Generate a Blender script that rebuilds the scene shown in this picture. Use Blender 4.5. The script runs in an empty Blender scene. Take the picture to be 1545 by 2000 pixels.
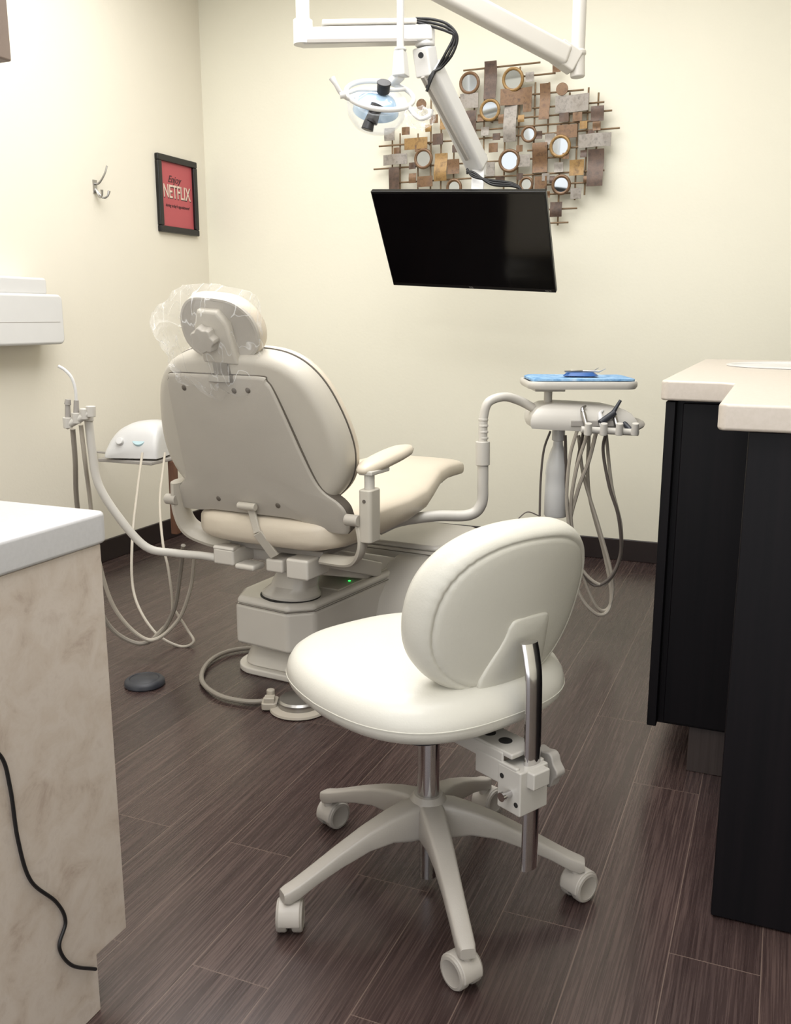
import bpy, bmesh, math, random
from mathutils import Vector, Matrix, noise
random.seed(4)
rad=math.radians
V=Vector
# ---------------------------------------------------------------- surveyed camera
CAMH=1.1; TH=math.atan(380/1800); FP=1800.0; YAW=rad(22.76)
def S(u,v,F):
    """measured bearing + true forward distance F (m) -> world point"""
    dx=u-772.5; dy=v-1000
    fw=FP*math.cos(TH)-dy*math.sin(TH); up=-(FP*math.sin(TH)+dy*math.cos(TH))
    k=F/fw
    return V(((math.cos(YAW)*dx-math.sin(YAW)*fw)*k,(math.sin(YAW)*dx+math.cos(YAW)*fw)*k,CAMH+up*k))
def SY(u,v,Y):
    p=S(u,v,1)-V((0,0,CAMH)); k=Y/p.y
    return V((p.x*k,Y,CAMH+p.z*k))
def SX(u,v,X):
    p=S(u,v,1)-V((0,0,CAMH)); k=X/p.x
    return V((X,p.y*k,CAMH+p.z*k))
def SZ(u,v,Z):
    p=S(u,v,1)-V((0,0,CAMH)); k=(Z-CAMH)/p.z
    return V((p.x*k,p.y*k,Z))
RIGHT=V((math.cos(YAW),math.sin(YAW),0)); FWD=V((-math.sin(YAW),math.cos(YAW),0)); UP=V((0,0,1))
# ---------------------------------------------------------------- materials
def lin(c):
    r=[]
    for x in c[:3]:
        x/=255
        r.append(x/12.92 if x<=.04045 else ((x+.055)/1.055)**2.4)
    return (*r,1)
def mat(name,col,rough=.5,metal=0,var=.04,scale=8,bump=0,bscale=120,coat=0,alpha=1,emis=None,es=1,spec=.5):
    m=bpy.data.materials.new(name); m.use_nodes=True
    nt=m.node_tree; b=nt.nodes['Principled BSDF']
    c=lin(col)
    tc=nt.nodes.new('ShaderNodeTexCoord')
    n=nt.nodes.new('ShaderNodeTexNoise'); n.inputs['Scale'].default_value=scale; n.inputs['Detail'].default_value=4
    nt.links.new(tc.outputs['Object'],n.inputs['Vector'])
    r=nt.nodes.new('ShaderNodeValToRGB')
    r.color_ramp.elements[0].position=.3; r.color_ramp.elements[1].position=.7
    r.color_ramp.elements[0].color=(*[x*(1-var) for x in c[:3]],1)
    r.color_ramp.elements[1].color=(*[min(1,x*(1+var)) for x in c[:3]],1)
    nt.links.new(n.outputs['Fac'],r.inputs['Fac']); nt.links.new(r.outputs['Color'],b.inputs['Base Color'])
    b.inputs['Roughness'].default_value=rough; b.inputs['Metallic'].default_value=metal
    b.inputs['Coat Weight'].default_value=coat; b.inputs['Specular IOR Level'].default_value=spec
    if bump:
        n2=nt.nodes.new('ShaderNodeTexNoise'); n2.inputs['Scale'].default_value=bscale; n2.inputs['Detail'].default_value=3
        nt.links.new(tc.outputs['Object'],n2.inputs['Vector'])
        bp=nt.nodes.new('ShaderNodeBump'); bp.inputs['Strength'].default_value=bump; bp.inputs['Distance'].default_value=.002
        nt.links.new(n2.outputs['Fac'],bp.inputs['Height']); nt.links.new(bp.outputs['Normal'],b.inputs['Normal'])
    if emis:
        b.inputs['Emission Color'].default_value=lin(emis); b.inputs['Emission Strength'].default_value=es
    return m
def film(name,col,opac,rough=.15,bump=0,edge=.5,crease_glint=0):
    m=bpy.data.materials.new(name); m.use_nodes=True; nt=m.node_tree; N=nt.nodes.new; L=nt.links.new
    for n in list(nt.nodes): nt.nodes.remove(n)
    o=N('ShaderNodeOutputMaterial'); mx=N('ShaderNodeMixShader')
    t=N('ShaderNodeBsdfTransparent'); p=N('ShaderNodeBsdfPrincipled')
    p.inputs['Base Color'].default_value=lin(col); p.inputs['Roughness'].default_value=rough
    L(t.outputs[0],mx.inputs[1]); L(p.outputs[0],mx.inputs[2])
    lw=N('ShaderNodeLayerWeight'); lw.inputs['Blend'].default_value=.25
    mr=N('ShaderNodeMapRange'); mr.inputs['To Min'].default_value=opac; mr.inputs['To Max'].default_value=min(1,opac+edge)
    L(lw.outputs['Facing'],mr.inputs['Value']); fac=mr.outputs[0]
    if bump:
        tc=N('ShaderNodeTexCoord'); mp=N('ShaderNodeMapping'); mp.inputs['Rotation'].default_value=(.3,.5,.2); mp.inputs['Scale'].default_value=(1.5,1,.55)
        L(tc.outputs['Object'],mp.inputs[0])
        n2=N('ShaderNodeTexNoise'); n2.inputs['Scale'].default_value=14; n2.inputs['Detail'].default_value=2
        n2.inputs['Distortion'].default_value=.6
        L(mp.outputs[0],n2.inputs['Vector'])
        bp=N('ShaderNodeBump'); bp.inputs['Strength'].default_value=bump; bp.inputs['Distance'].default_value=.03
        L(n2.outputs['Fac'],bp.inputs['Height']); L(bp.outputs['Normal'],p.inputs['Normal'])
        # fold highlights put into the film as thin streaks of higher opacity
        s=N('ShaderNodeMath'); s.operation='SUBTRACT'; L(n2.outputs['Fac'],s.inputs[0]); s.inputs[1].default_value=.5
        a=N('ShaderNodeMath'); a.operation='ABSOLUTE'; L(s.outputs[0],a.inputs[0])
        q=N('ShaderNodeMapRange'); q.inputs['From Min'].default_value=0; q.inputs['From Max'].default_value=.016; q.inputs['To Min'].default_value=crease_glint; q.inputs['To Max'].default_value=0
        L(a.outputs[0],q.inputs['Value']); ad=N('ShaderNodeMath'); ad.operation='ADD'; ad.use_clamp=True; L(fac,ad.inputs[0]); L(q.outputs[0],ad.inputs[1]); fac=ad.outputs[0]
    L(fac,mx.inputs[0]); L(mx.outputs[0],o.inputs[0])
    return m
def wood_floor():
    m=bpy.data.materials.new('floor_planks'); m.use_nodes=True; nt=m.node_tree; b=nt.nodes['Principled BSDF']; N=nt.nodes.new; L=nt.links.new
    tc=N('ShaderNodeTexCoord'); sp=N('ShaderNodeSeparateXYZ'); L(tc.outputs['Object'],sp.inputs[0])
    cb=N('ShaderNodeCombineXYZ'); L(sp.outputs['Y'],cb.inputs['X']); L(sp.outputs['X'],cb.inputs['Y'])
    br=N('ShaderNodeTexBrick'); br.offset=.37; br.offset_frequency=2
    for k,v in (('Scale',1),('Mortar Size',.0010),('Mortar Smooth',.25),('Bias',0),('Brick Width',.95),('Row Height',.152)): br.inputs[k].default_value=v
    br.inputs['Color1'].default_value=(0,0,0,1); br.inputs['Color2'].default_value=(1,1,1,1); br.inputs['Mortar'].default_value=(.5,.5,.5,1)
    L(cb.outputs[0],br.inputs['Vector'])
    mp=N('ShaderNodeMapping'); mp.inputs['Scale'].default_value=(300,5,1); L(tc.outputs['Object'],mp.inputs[0])
    off=N('ShaderNodeVectorMath'); off.operation='MULTIPLY_ADD'; L(br.outputs['Color'],off.inputs[0]); off.inputs[1].default_value=(7,9,3); L(mp.outputs[0],off.inputs[2])
    g=N('ShaderNodeTexNoise'); g.inputs['Scale'].default_value=1; g.inputs['Detail'].default_value=4; g.inputs['Roughness'].default_value=.6; L(off.outputs[0],g.inputs['Vector'])
    mp2=N('ShaderNodeMapping'); mp2.inputs['Scale'].default_value=(40,1.4,1); L(tc.outputs['Object'],mp2.inputs[0])
    g2=N('ShaderNodeTexNoise'); g2.inputs['Scale'].default_value=1; g2.inputs['Detail'].default_value=3; L(mp2.outputs[0],g2.inputs['Vector'])
    ad=N('ShaderNodeMath'); ad.operation='MULTIPLY_ADD'; L(g2.outputs['Fac'],ad.inputs[0]); ad.inputs[1].default_value=.30; L(g.outputs['Fac'],ad.inputs[2])
    ad2=N('ShaderNodeMath'); ad2.operation='MULTIPLY_ADD'; L(br.outputs['Color'],ad2.inputs[0]); ad2.inputs[1].default_value=.13; L(ad.outputs[0],ad2.inputs[2])
    r=N('ShaderNodeValToRGB'); e=r.color_ramp.elements
    e[0].position=.40; e[0].color=lin((38,27,26)); e[1].position=1.0; e[1].color=lin((88,71,66))
    k=e.new(.70); k.color=lin((58,45,43))
    L(ad2.outputs[0],r.inputs[0])
    mx=N('ShaderNodeMixRGB'); L(br.outputs['Fac'],mx.inputs[0]); L(r.outputs[0],mx.inputs[1]); mx.inputs[2].default_value=lin((104,88,80))
    L(mx.outputs[0],b.inputs['Base Color'])
    rr=N('ShaderNodeMapRange'); rr.inputs['From Min'].default_value=.3; rr.inputs['From Max'].default_value=.8; rr.inputs['To Min'].default_value=.22; rr.inputs['To Max'].default_value=.34
    L(g.outputs['Fac'],rr.inputs[0]); L(rr.outputs[0],b.inputs['Roughness'])
    bp=N('ShaderNodeBump'); bp.inputs['Strength'].default_value=.14; bp.inputs['Distance'].default_value=.001; L(g.outputs['Fac'],bp.inputs['Height']); L(bp.outputs[0],b.inputs['Normal'])
    return m
def ramp_noise(name,stops,scale,rough,stretch=(1,1,1),detail=6,bump=0,spec=.5,distort=0):
    m=bpy.data.materials.new(name); m.use_nodes=True; nt=m.node_tree; b=nt.nodes['Principled BSDF']; N=nt.nodes.new; L=nt.links.new
    tc=N('ShaderNodeTexCoord'); mp=N('ShaderNodeMapping'); mp.inputs['Scale'].default_value=stretch; L(tc.outputs['Object'],mp.inputs[0])
    n=N('ShaderNodeTexNoise'); n.inputs['Scale'].default_value=scale; n.inputs['Detail'].default_value=detail; n.inputs['Roughness'].default_value=.65; n.inputs['Distortion'].default_value=distort
    L(mp.outputs[0],n.inputs['Vector']); r=N('ShaderNodeValToRGB'); e=r.color_ramp.elements
    e[0].position=stops[0][0]; e[0].color=lin(stops[0][1]); e[1].position=stops[-1][0]; e[1].color=lin(stops[-1][1])
    for p,c in stops[1:-1]:
        q=e.new(p); q.color=lin(c)
    L(n.outputs['Fac'],r.inputs[0]); L(r.outputs[0],b.inputs['Base Color']); b.inputs['Roughness'].default_value=rough
    b.inputs['Specular IOR Level'].default_value=spec
    if bump:
        bp=N('ShaderNodeBump'); bp.inputs['Strength'].default_value=bump; bp.inputs['Distance'].default_value=.002; L(n.outputs['Fac'],bp.inputs['Height']); L(bp.outputs[0],b.inputs['Normal'])
    return m
M_wall=mat('wall_paint',(227,223,206),.75,var=.012,scale=2,bump=.2,bscale=90)
M_wall2=mat('wall_paint_side',(224,218,203),.75,var=.012,scale=2,bump=.2,bscale=90)
M_ceil=mat('ceiling_paint',(238,237,234),.9)
M_floor=wood_floor()
M_base=mat('baseboard_vinyl',(36,27,26),.35)
M_vinyl=mat('stool_vinyl',(207,204,194),.33,var=.015,scale=5,bump=.12,bscale=260)
M_vinyl_back=mat('stool_vinyl_back',(200,197,186),.36,var=.015,scale=5,bump=.15,bscale=260)
M_tan=mat('chair_vinyl',(208,197,179),.36,var=.02,bump=.12,bscale=240)
M_shell=mat('chair_shell',(177,171,161),.42,var=.02,bump=.2,bscale=420)
M_shell2=mat('chair_shell_panel',(190,184,172),.38,var=.02,bump=.12,bscale=420)
M_cbase=mat('chair_base_plastic',(204,199,190),.25,var=.02,coat=.2)
M_cfront=mat('chair_front_plastic',(192,187,179),.3,var=.02)
M_star=mat('stool_base_plastic',(162,156,148),.36,var=.02,bump=.1,bscale=400)
M_caster=mat('caster_plastic',(168,162,154),.4)
M_caster_d=mat('caster_wheel_plastic',(157,151,143),.45)
M_white=mat('white_enamel',(210,209,207),.3,var=.015,coat=.2)
M_offw=mat('offwhite_plastic',(197,193,185),.35,var=.015)
M_brk=mat('bracket_grey',(178,174,167),.35,var=.015)
M_grey=mat('warm_grey_plastic',(156,151,145),.4)
M_chrome=mat('chrome',(205,203,203),.12,metal=1,var=.02)
M_steel=mat('brushed_steel',(170,168,166),.3,metal=1,var=.05)
M_dark=mat('dark_plastic',(34,33,36),.4)
M_black=mat('black_rubber',(14,13,15),.45)
M_slate=mat('slate_plastic',(48,50,57),.45)
M_hole=mat('dark_recess',(26,24,23),.7)
M_pipe=mat('dark_piping',(96,89,81),.5)
M_screen=mat('screen_glass',(2,2,4),.09,var=0,spec=.3)
M_bezel=mat('bezel_plastic',(9,9,11),.3)
M_cab=ramp_noise('espresso_wood',[(.35,(8,7,10)),(.7,(17,13,16))],50,.45,(1,1,.03),bump=.08,spec=.18)
M_cab2=ramp_noise('espresso_wood_toe',[(.35,(58,49,46)),(.7,(74,64,60))],60,.25,(1,1,.03))
M_counter=ramp_noise('counter_solid_surface',[(.35,(190,180,168)),(.65,(195,185,174))],120,.36,detail=2)
M_counter2=ramp_noise('counter_grey_surface',[(.35,(184,183,184)),(.65,(188,187,188))],120,.38,detail=2)
M_stone=ramp_noise('travertine_laminate',[(.28,(162,146,134)),(.42,(183,170,158)),(.56,(191,180,170)),(.74,(174,160,149))],17,.5,detail=12,distort=.4)
M_upper=ramp_noise('upper_cabinet_laminate',[(.3,(136,120,110)),(.7,(150,134,123))],12,.5)
M_red=mat('poster_print',(178,82,87),.55,var=.02)
M_frame=mat('black_frame',(14,13,14),.35)
M_ink=mat('poster_ink',(60,26,32),.5); M_inkw=mat('poster_ink_cream',(218,196,180),.5)
M_blue=ramp_noise('blue_tray_liner',[(.35,(84,132,176)),(.55,(132,170,204)),(.75,(180,200,220))],30,.6,detail=4)
M_blue2=mat('blue_packet',(38,84,146),.35)
M_hose=mat('hose_grey',(138,131,121),.45); M_hose2=mat('hose_beige',(174,166,153),.45); M_hosed=mat('hose_dark',(96,88,82),.45)
M_film=film('clear_film',(255,255,255),.045,.06,bump=.8,edge=.18,crease_glint=.34)
M_glass=film('clear_shield',(235,240,245),.05,.04,edge=.35)
M_reflector=mat('reflector_blue',(170,196,220),.12,metal=.3,coat=.6)
M_green=mat('led_green',(40,220,90),.4,emis=(40,255,90),es=3)
M_sil=ramp_noise('art_silver_leaf',[(.3,(108,102,95)),(.5,(146,139,131)),(.7,(124,116,107))],40,.45,detail=6,bump=.3)
M_gold=ramp_noise('art_gold_leaf',[(.3,(106,80,46)),(.5,(150,118,70)),(.7,(122,92,54))],40,.42,detail=6,bump=.3)
M_brz=ramp_noise('art_bronze_leaf',[(.3,(76,55,39)),(.5,(118,89,61)),(.7,(94,69,50))],40,.42,detail=6,bump=.3)
M_drk=ramp_noise('art_dark_leaf',[(.3,(60,46,39)),(.6,(92,72,59)),(.7,(72,56,47))],40,.42,detail=6,bump=.3)
for m_ in (M_sil,M_gold,M_brz,M_drk): m_.node_tree.nodes['Principled BSDF'].inputs['Metallic'].default_value=.2
M_rod=mat('art_rod_metal',(120,98,72),.45,metal=.3,var=.15,scale=30)
M_mirror=mat('mirror_glass',(192,196,198),.05,metal=1,var=0)
M_woodb=ramp_noise('brown_wood',[(.3,(80,50,36)),(.7,(104,70,50))],30,.45,(1,1,.1))
M_bottle=mat('bottle_plastic',(208,208,206),.3,var=.01)
# ---------------------------------------------------------------- mesh builder
def cr(pts,seg=8,closed=False):
    pts=[V(p) for p in pts]; n=len(pts)
    if n<3 and not closed: return pts
    out=[]
    R=range(n if closed else n-1)
    for i in R:
        p0=pts[(i-1)%n] if closed or i>0 else pts[0]*2-pts[1]
        p1=pts[i]; p2=pts[(i+1)%n]
        p3=pts[(i+2)%n] if closed or i+2<n else pts[-1]*2-pts[-2]
        for k in range(seg):
            t=k/seg
            out.append(.5*((2*p1)+(p2-p0)*t+(2*p0-5*p1+4*p2-p3)*t*t+(3*p1-p0-3*p2+p3)*t**3))
    if not closed: out.append(pts[-1])
    return out
def rrect(w,d,r,n=6,cx=0,cy=0):
    o=[]
    for sx,sy,a in ((1,1,0),(-1,1,90),(-1,-1,180),(1,-1,270)):
        for k in range(n+1):
            t=rad(a+90*k/n); o.append((cx+sx*(w/2-r)+r*math.cos(t),cy+sy*(d/2-r)+r*math.sin(t)))
    return o
def selli(a,b,e=2.5,n=64,fn=None):
    o=[]
    for k in range(n):
        t=2*math.pi*k/n; c,s=math.cos(t),math.sin(t)
        o.append((a*math.copysign(abs(c)**(2/e),c),b*math.copysign(abs(s)**(2/e),s)))
    return o
def frame(o,x=None,y=None,z=None):
    if z is not None and x is not None:
        z=V(z).normalized(); x=V(x); x=(x-z*x.dot(z)).normalized(); y=z.cross(x)
    elif z is not None:
        z=V(z).normalized(); a=V((0,0,1)) if abs(z.z)<.9 else V((1,0,0)); x=a.cross(z).normalized(); y=z.cross(x)
    elif x is not None and y is not None:
        x=V(x).normalized(); y=V(y); y=(y-x*y.dot(x)).normalized(); z=x.cross(y)
    m=Matrix.Identity(4)
    for i,c in enumerate((x,y,z,V(o))):
        for j in range(3): m[j][i]=c[j]
    return m
class MB:
    def __init__(s): s.v=[]; s.f=[]; s.m=[]; s.c=0
    def add(s,vs,fs,M=None):
        o=len(s.v)
        for p in vs:
            p=V(p); s.v.append(M@p if M is not None else p)
        for f in fs: s.f.append([i+o for i in f]); s.m.append(s.c)
        return s
    def box(s,c,z,M=None):
        x,y,w=[k/2 for k in z]; c=V(c)
        vs=[c+V((a*x,b*y,d*w)) for d in (-1,1) for b in (-1,1) for a in (-1,1)]
        return s.add(vs,[(0,2,3,1),(4,5,7,6),(0,1,5,4),(2,6,7,3),(0,4,6,2),(1,3,7,5)],M)
    def beam(s,p,q,w,h,up=(0,0,1),w2=None,h2=None):
        p,q=V(p),V(q); d=(q-p); L=d.length; F=frame(p,x=up,z=d) if abs(d.normalized().dot(V(up)))<.98 else frame(p,x=(1,0,0),z=d)
        w2=w2 or w; h2=h2 or h
        vs=[(a*h/2,b*w/2,0) for b in (-1,1) for a in (-1,1)]+[(a*h2/2,b*w2/2,L) for b in (-1,1) for a in (-1,1)]
        return s.add(vs,[(0,2,3,1),(4,5,7,6),(0,1,5,4),(2,6,7,3),(0,4,6,2),(1,3,7,5)],F)
    def loft(s,secs,cap=True,M=None,closed=False):
        n=len(secs[0]); vs=[p for q in secs for p in q]; fs=[]
        R=len(secs)
        for i in range(R if closed else R-1):
            j=(i+1)%R
            for k in range(n):
                l=(k+1)%n; fs.append((i*n+k,i*n+l,j*n+l,j*n+k))
        if cap and not closed: fs.append(tuple(range(n-1,-1,-1))); fs.append(tuple((R-1)*n+k for k in range(n)))
        return s.add(vs,fs,M)
    def tube(s,pts,r,n=12,seg=8,closed=False,flat=None,sm=True,M=None):
        P=cr(pts,seg,closed) if sm else [V(p) for p in pts]
        N=len(P); rs=r if isinstance(r,(list,tuple)) else [r]*len(pts)
        secs=[]; nrm=None
        for i,p in enumerate(P):
            if closed: t=P[(i+1)%N]-P[(i-1)%N]
            else: t=P[min(i+1,N-1)]-P[max(i-1,0)]
            t.normalize()
            if nrm is None:
                a=V((0,0,1)) if abs(t.z)<.9 else V((1,0,0)); nrm=(a-t*a.dot(t)).normalized()
            else: nrm=(nrm-t*nrm.dot(t)).normalized()
            b=t.cross(nrm)
            x=i/(N-1 if N>1 else 1)*(len(rs)-1); k=min(int(x),len(rs)-2) if len(rs)>1 else 0
            rr=rs[k]*(1-(x-k))+rs[min(k+1,len(rs)-1)]*(x-k)
            f=flat or 1
            secs.append([p+nrm*rr*math.cos(2*math.pi*j/n)+b*rr*f*math.sin(2*math.pi*j/n) for j in range(n)])
        return s.loft(secs,M=M,closed=closed)
    def lathe(s,prof,M=None,n=32):
        vs=[];fs=[];idx=[]
        for r,z in prof:
            if r<1e-6: idx.append([len(vs)]); vs.append((0,0,z))
            else:
                idx.append(list(range(len(vs),len(vs)+n)))
                vs+=[(r*math.cos(2*math.pi*k/n),r*math.sin(2*math.pi*k/n),z) for k in range(n)]
        for a,b in zip(idx,idx[1:]):
            for k in range(n):
                l=(k+1)%n
                if len(a)==1 and len(b)==1: continue
                if len(a)==1: fs.append((a[0],b[k],b[l]))
                elif len(b)==1: fs.append((a[k],a[l],b[0]))
                else: fs.append((a[k],a[l],b[l],b[k]))
        if len(idx[0])>1: fs.append(tuple(reversed(idx[0])))
        if len(idx[-1])>1: fs.append(tuple(idx[-1]))
        return s.add(vs,fs,M)
    def cyl(s,p,q,r,r2=None,n=24):
        p,q=V(p),V(q); return s.lathe([(r,0),(r2 or r,(q-p).length)],frame(p,z=q-p),n)
    def prism(s,poly,z0,z1,M=None,sc=1,off=(0,0)):
        n=len(poly); cx=sum(p[0] for p in poly)/n; cy=sum(p[1] for p in poly)/n
        a=[(p[0],p[1],z0) for p in poly]; b=[(cx+(p[0]-cx)*sc+off[0],cy+(p[1]-cy)*sc+off[1],z1) for p in poly]
        return s.loft([a,b],M=M)
    def pad(s,outl,rings,fn):
        """rings (scale,depth); fn(u,v,d)->point"""
        n=len(outl); cx=sum(p[0] for p in outl)/n; cy=sum(p[1] for p in outl)/n
        vs=[];idx=[];fs=[]
        for sc,d in rings:
            if sc<1e-6: idx.append([len(vs)]); vs.append(fn(cx,cy,d))
            else:
                idx.append(list(range(len(vs),len(vs)+n)))
                vs+=[fn(cx+(p[0]-cx)*sc,cy+(p[1]-cy)*sc,d) for p in outl]
        for a,b in zip(idx,idx[1:]):
            for k in range(n):
                l=(k+1)%n
                if len(a)==1: fs.append((a[0],b[k],b[l]))
                elif len(b)==1: fs.append((a[k],a[l],b[0]))
                else: fs.append((a[k],a[l],b[l],b[k]))
        return s.add(vs,fs)
COL=bpy.context.scene.collection
TM={}
def meta(o,label,cat,group=None,kind=None):
    o['label']=label; o['category']=cat
    if group:o['group']=group
    if kind:o['kind']=kind
def thing(name,loc,rz,label,cat,group=None):
    e=bpy.data.objects.new(name,None); e.empty_display_size=.05; COL.objects.link(e)
    e.location=loc; e.rotation_euler=(0,0,rad(rz)); meta(e,label,cat,group)
    TM[e.name]=Matrix.Translation(V(loc))@Matrix.Rotation(rad(rz),4,'Z')
    return e
def fin(mb,name,mats,parent=None,space='local',bevel=0,bseg=3,ang=35,label=None,flat=False):
    if not isinstance(mats,(list,tuple)): mats=[mats]
    vs=mb.v
    loc=None
    if parent is not None:
        base=TM[parent.name]
        if space=='world':
            I=base.inverted(); vs=[I@p for p in vs]
    else:
        xs=[p.x for p in vs]; ys=[p.y for p in vs]; zs=[p.z for p in vs]
        loc=V(((min(xs)+max(xs))/2,(min(ys)+max(ys))/2,min(zs))); vs=[p-loc for p in vs]
    me=bpy.data.meshes.new(name); me.from_pydata([tuple(p) for p in vs],[],mb.f)
    for m in mats: me.materials.append(m)
    for p,i in zip(me.polygons,mb.m): p.material_index=i
    bm=bmesh.new(); bm.from_mesh(me); bmesh.ops.recalc_face_normals(bm,faces=bm.faces); bm.to_mesh(me); bm.free()
    if not flat:
        for p in me.polygons: p.use_smooth=True
        me.set_sharp_from_angle(angle=rad(ang))
    o=bpy.data.objects.new(name,me); COL.objects.link(o)
    if parent is not None: o.parent=parent; TM[o.name]=TM[parent.name]
    else: o.location=loc; TM[o.name]=Matrix.Translation(loc)
    if bevel:
        b=o.modifiers.new('bevel','BEVEL'); b.width=bevel; b.segments=bseg; b.limit_method='ANGLE'; b.angle_limit=rad(35); b.harden_normals=False
        if not flat: me.set_sharp_from_angle(angle=rad(180))
        w=o.modifiers.new('wn','WEIGHTED_NORMAL'); w.keep_sharp=False
    if label:o['label']=label
    return o
def struct(o): o['kind']='structure'; return o
def text(name,body,size,M,mt,parent,shear=0,ext=.0005,bold=0):
    cu=bpy.data.curves.new(name,'FONT'); cu.body=body; cu.size=size; cu.align_x='CENTER'; cu.align_y='CENTER'; cu.shear=shear; cu.extrude=ext; cu.offset=bold
    t=bpy.data.objects.new(name+'_tmp',cu); COL.objects.link(t)
    dg=bpy.context.evaluated_depsgraph_get(); me=bpy.data.meshes.new_from_object(t.evaluated_get(dg))
    COL.objects.unlink(t); bpy.data.objects.remove(t)
    me.transform(TM[parent.name].inverted()@M); me.materials.clear(); me.materials.append(mt)
    o=bpy.data.objects.new(name,me); COL.objects.link(o); o.parent=parent; TM[o.name]=TM[parent.name]; return o
# ================================================================ ROOM
XL=-2.83; YB=4.22; XR=1.7; YF=-1.2; ZC=2.75
def slab(name,x0,x1,y0,y1,z0,z1,m,bevel=0):
    b=MB().box(((x0+x1)/2,(y0+y1)/2,(z0+z1)/2),(x1-x0,y1-y0,z1-z0)); return fin(b,name,m,bevel=bevel)
o=MB().box(((XL+XR)/2,(YB+YF)/2,-.05),(XR-XL+.4,YB-YF+.4,.1)); fl=fin(o,'floor',M_floor); struct(fl)
struct(slab('wall_back',XL-.1,XR+.1,YB,YB+.1,0,ZC,M_wall))
struct(slab('wall_left',XL-.1,XL,YF,YB,0,ZC,M_wall2))
struct(slab('wall_right',XR,XR+.1,YF,YB,0,ZC,M_wall))
struct(slab('ceiling',XL-.1,XR+.1,YF,YB+.1,ZC,ZC+.1,M_ceil))
struct(slab('baseboard_back',XL,XR,YB-.012,YB,0,.1,M_base,.004))
struct(slab('baseboard_left',XL,XL+.012,YF,YB-.012,0,.1,M_base,.004))
# ================================================================ STOOL
T=thing('dental_stool',(-.5745,1.534,0),61.3,'cream vinyl operator stool with oval backrest on five-caster base','stool')
def sfn(u,v,d): 
    z=.452+d-.10*max(0,v-.10)**1.0*.35
    return V((u-.004,v+.022,z))
so=[(x*(1.0-.10*max(0,y)/.24),y) for x,y in selli(.241,.250,2.75,72)]
fin(MB().pad(so,[(0,.043),(.35,.0435),(.65,.043),(.82,.040),(.90,.034),(.95,.025),(.985,.010),(1,-.006),(.995,-.017),(.98,-.026),(.93,-.038),(.84,-.046),(.5,-.05),(0,-.05)],sfn),'seat',M_vinyl,T,ang=80)
sm=[sfn(x*.9985,y*.9985,-.010) for x,y in so]
fin(MB().tube(sm,.0014,n=6,seg=1,closed=True,sm=False),'seat_piping',M_vinyl_back,T)
fin(MB().prism(rrect(.30,.30,.05),.388,.405),'seat_plate',M_dark,T,bevel=.003)
bc=V((.020,-.188,.618)); le=rad(13); ro=rad(-3)
bup=V((0,-math.sin(le),math.cos(le))); bn=V((0,-math.cos(le),-math.sin(le))); bx=V((1,0,0))
bxx=bx*math.cos(ro)+bup*math.sin(ro); buu=bup*math.cos(ro)-bx*math.sin(ro)
def bfn(u,v,d): return bc+bxx*u+buu*v+bn*(d-.95*u*u)
bo=selli(.197,.158,2.3,120)
bk=MB(); bk.pad(bo,[(0,.0345),(.4,.034),(.7,.0325),(.82,.0310),(.862,.0292),(.874,.0262),(.880,.0260),(.892,.0284),(.915,.0282),(.945,.0245),(.972,.0175),(.992,.007),(1,-.005),(.99,-.018),(.95,-.031),(.86,-.040),(.6,-.045),(.3,-.047),(0,-.048)],bfn)
bk.v=[p+bn*(.0010*math.sin(60*math.atan2((p-bc).z,(p-bc).x)) if .88<math.hypot((p-bc).x/.197,(p-bc).z/.158)<1.1 and (p-bc).dot(bn)>-.02 and (p-bc).x<.03 else 0) for p in bk.v]
fin(bk,'backrest',M_vinyl_back,T,ang=80)
pt=[(-.068,-.128),(-.036,-.04),(-.030,-.016),(-.014,-.004),(.052,-.004),(.066,-.012),(.072,-.030),(.084,-.108),(.078,-.125),(.01,-.138)]
pp=[(p.x,p.y) for p in cr([(a,b,0) for a,b in pt],5,True)]
fin(MB().pad(pp,[(0,.0405),(.7,.0395),(.94,.0372),(.99,.0358),(1,.0335),(1,.02),(0,.02)],bfn),'backrest_mount_cover',M_vinyl_back,T,ang=60)
post=[(.008,-.260,.165),(.008,-.259,.35),(.008,-.257,.50),(.009,-.250,.545),(.010,-.242,.572)]
def esec(c,a,b,n=20):
    return [V(c)+V((a*math.cos(2*math.pi*k/n),b*math.sin(2*math.pi*k/n),0)) for k in range(n)]
fin(MB().loft([esec(p,.0185,.009) for p in cr(post,6)]),'backrest_post',M_chrome,T)
br=MB()
br.box((-.002,-.248,.322),(.068,.054,.080)); br.box((-.031,-.215,.345),(.009,.10,.042)); br.box((.028,-.215,.345),(.009,.10,.042))
br.box((.0,-.13,.380),(.064,.24,.010)); br.box((-.031,-.12,.368),(.006,.22,.028)); br.box((.031,-.12,.368),(.006,.22,.028)); br.box((.0,-.281,.346),(.040,.018,.030))
B=fin(br,'support_bracket',M_brk,T,bevel=.004)
for y in (-.205,-.165): fin(MB().cyl((-.002,y,.3845),(-.002,y,.3858),.012),'slot',M_hole,B)
for y,z in ((-.266,.302),(-.232,.342)): fin(MB().cyl((-.0358,y,z),(-.0368,y,z),.0045),'slot',M_hole,B)
kb=MB(); kb.cyl((.030,-.245,.335),(.05,-.245,.335),.012)
star=[]
for k in range(36):
    a=2*math.pi*k/36; r=.033+.003*math.cos(6*a); star.append((r*math.cos(a),r*math.sin(a)))
kb.prism(star,.048,.070,frame((0,-.245,.335),x=(0,1,0),z=(1,0,0)))
fin(kb,'adjustment_knob',M_grey,B,bevel=.003)
fin(MB().cyl((-.034,-.252,.318),(-.052,-.252,.318),.006).cyl((-.052,-.252,.318),(-.058,-.252,.318),.008),'lever_pin',M_chrome,B)
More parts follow.
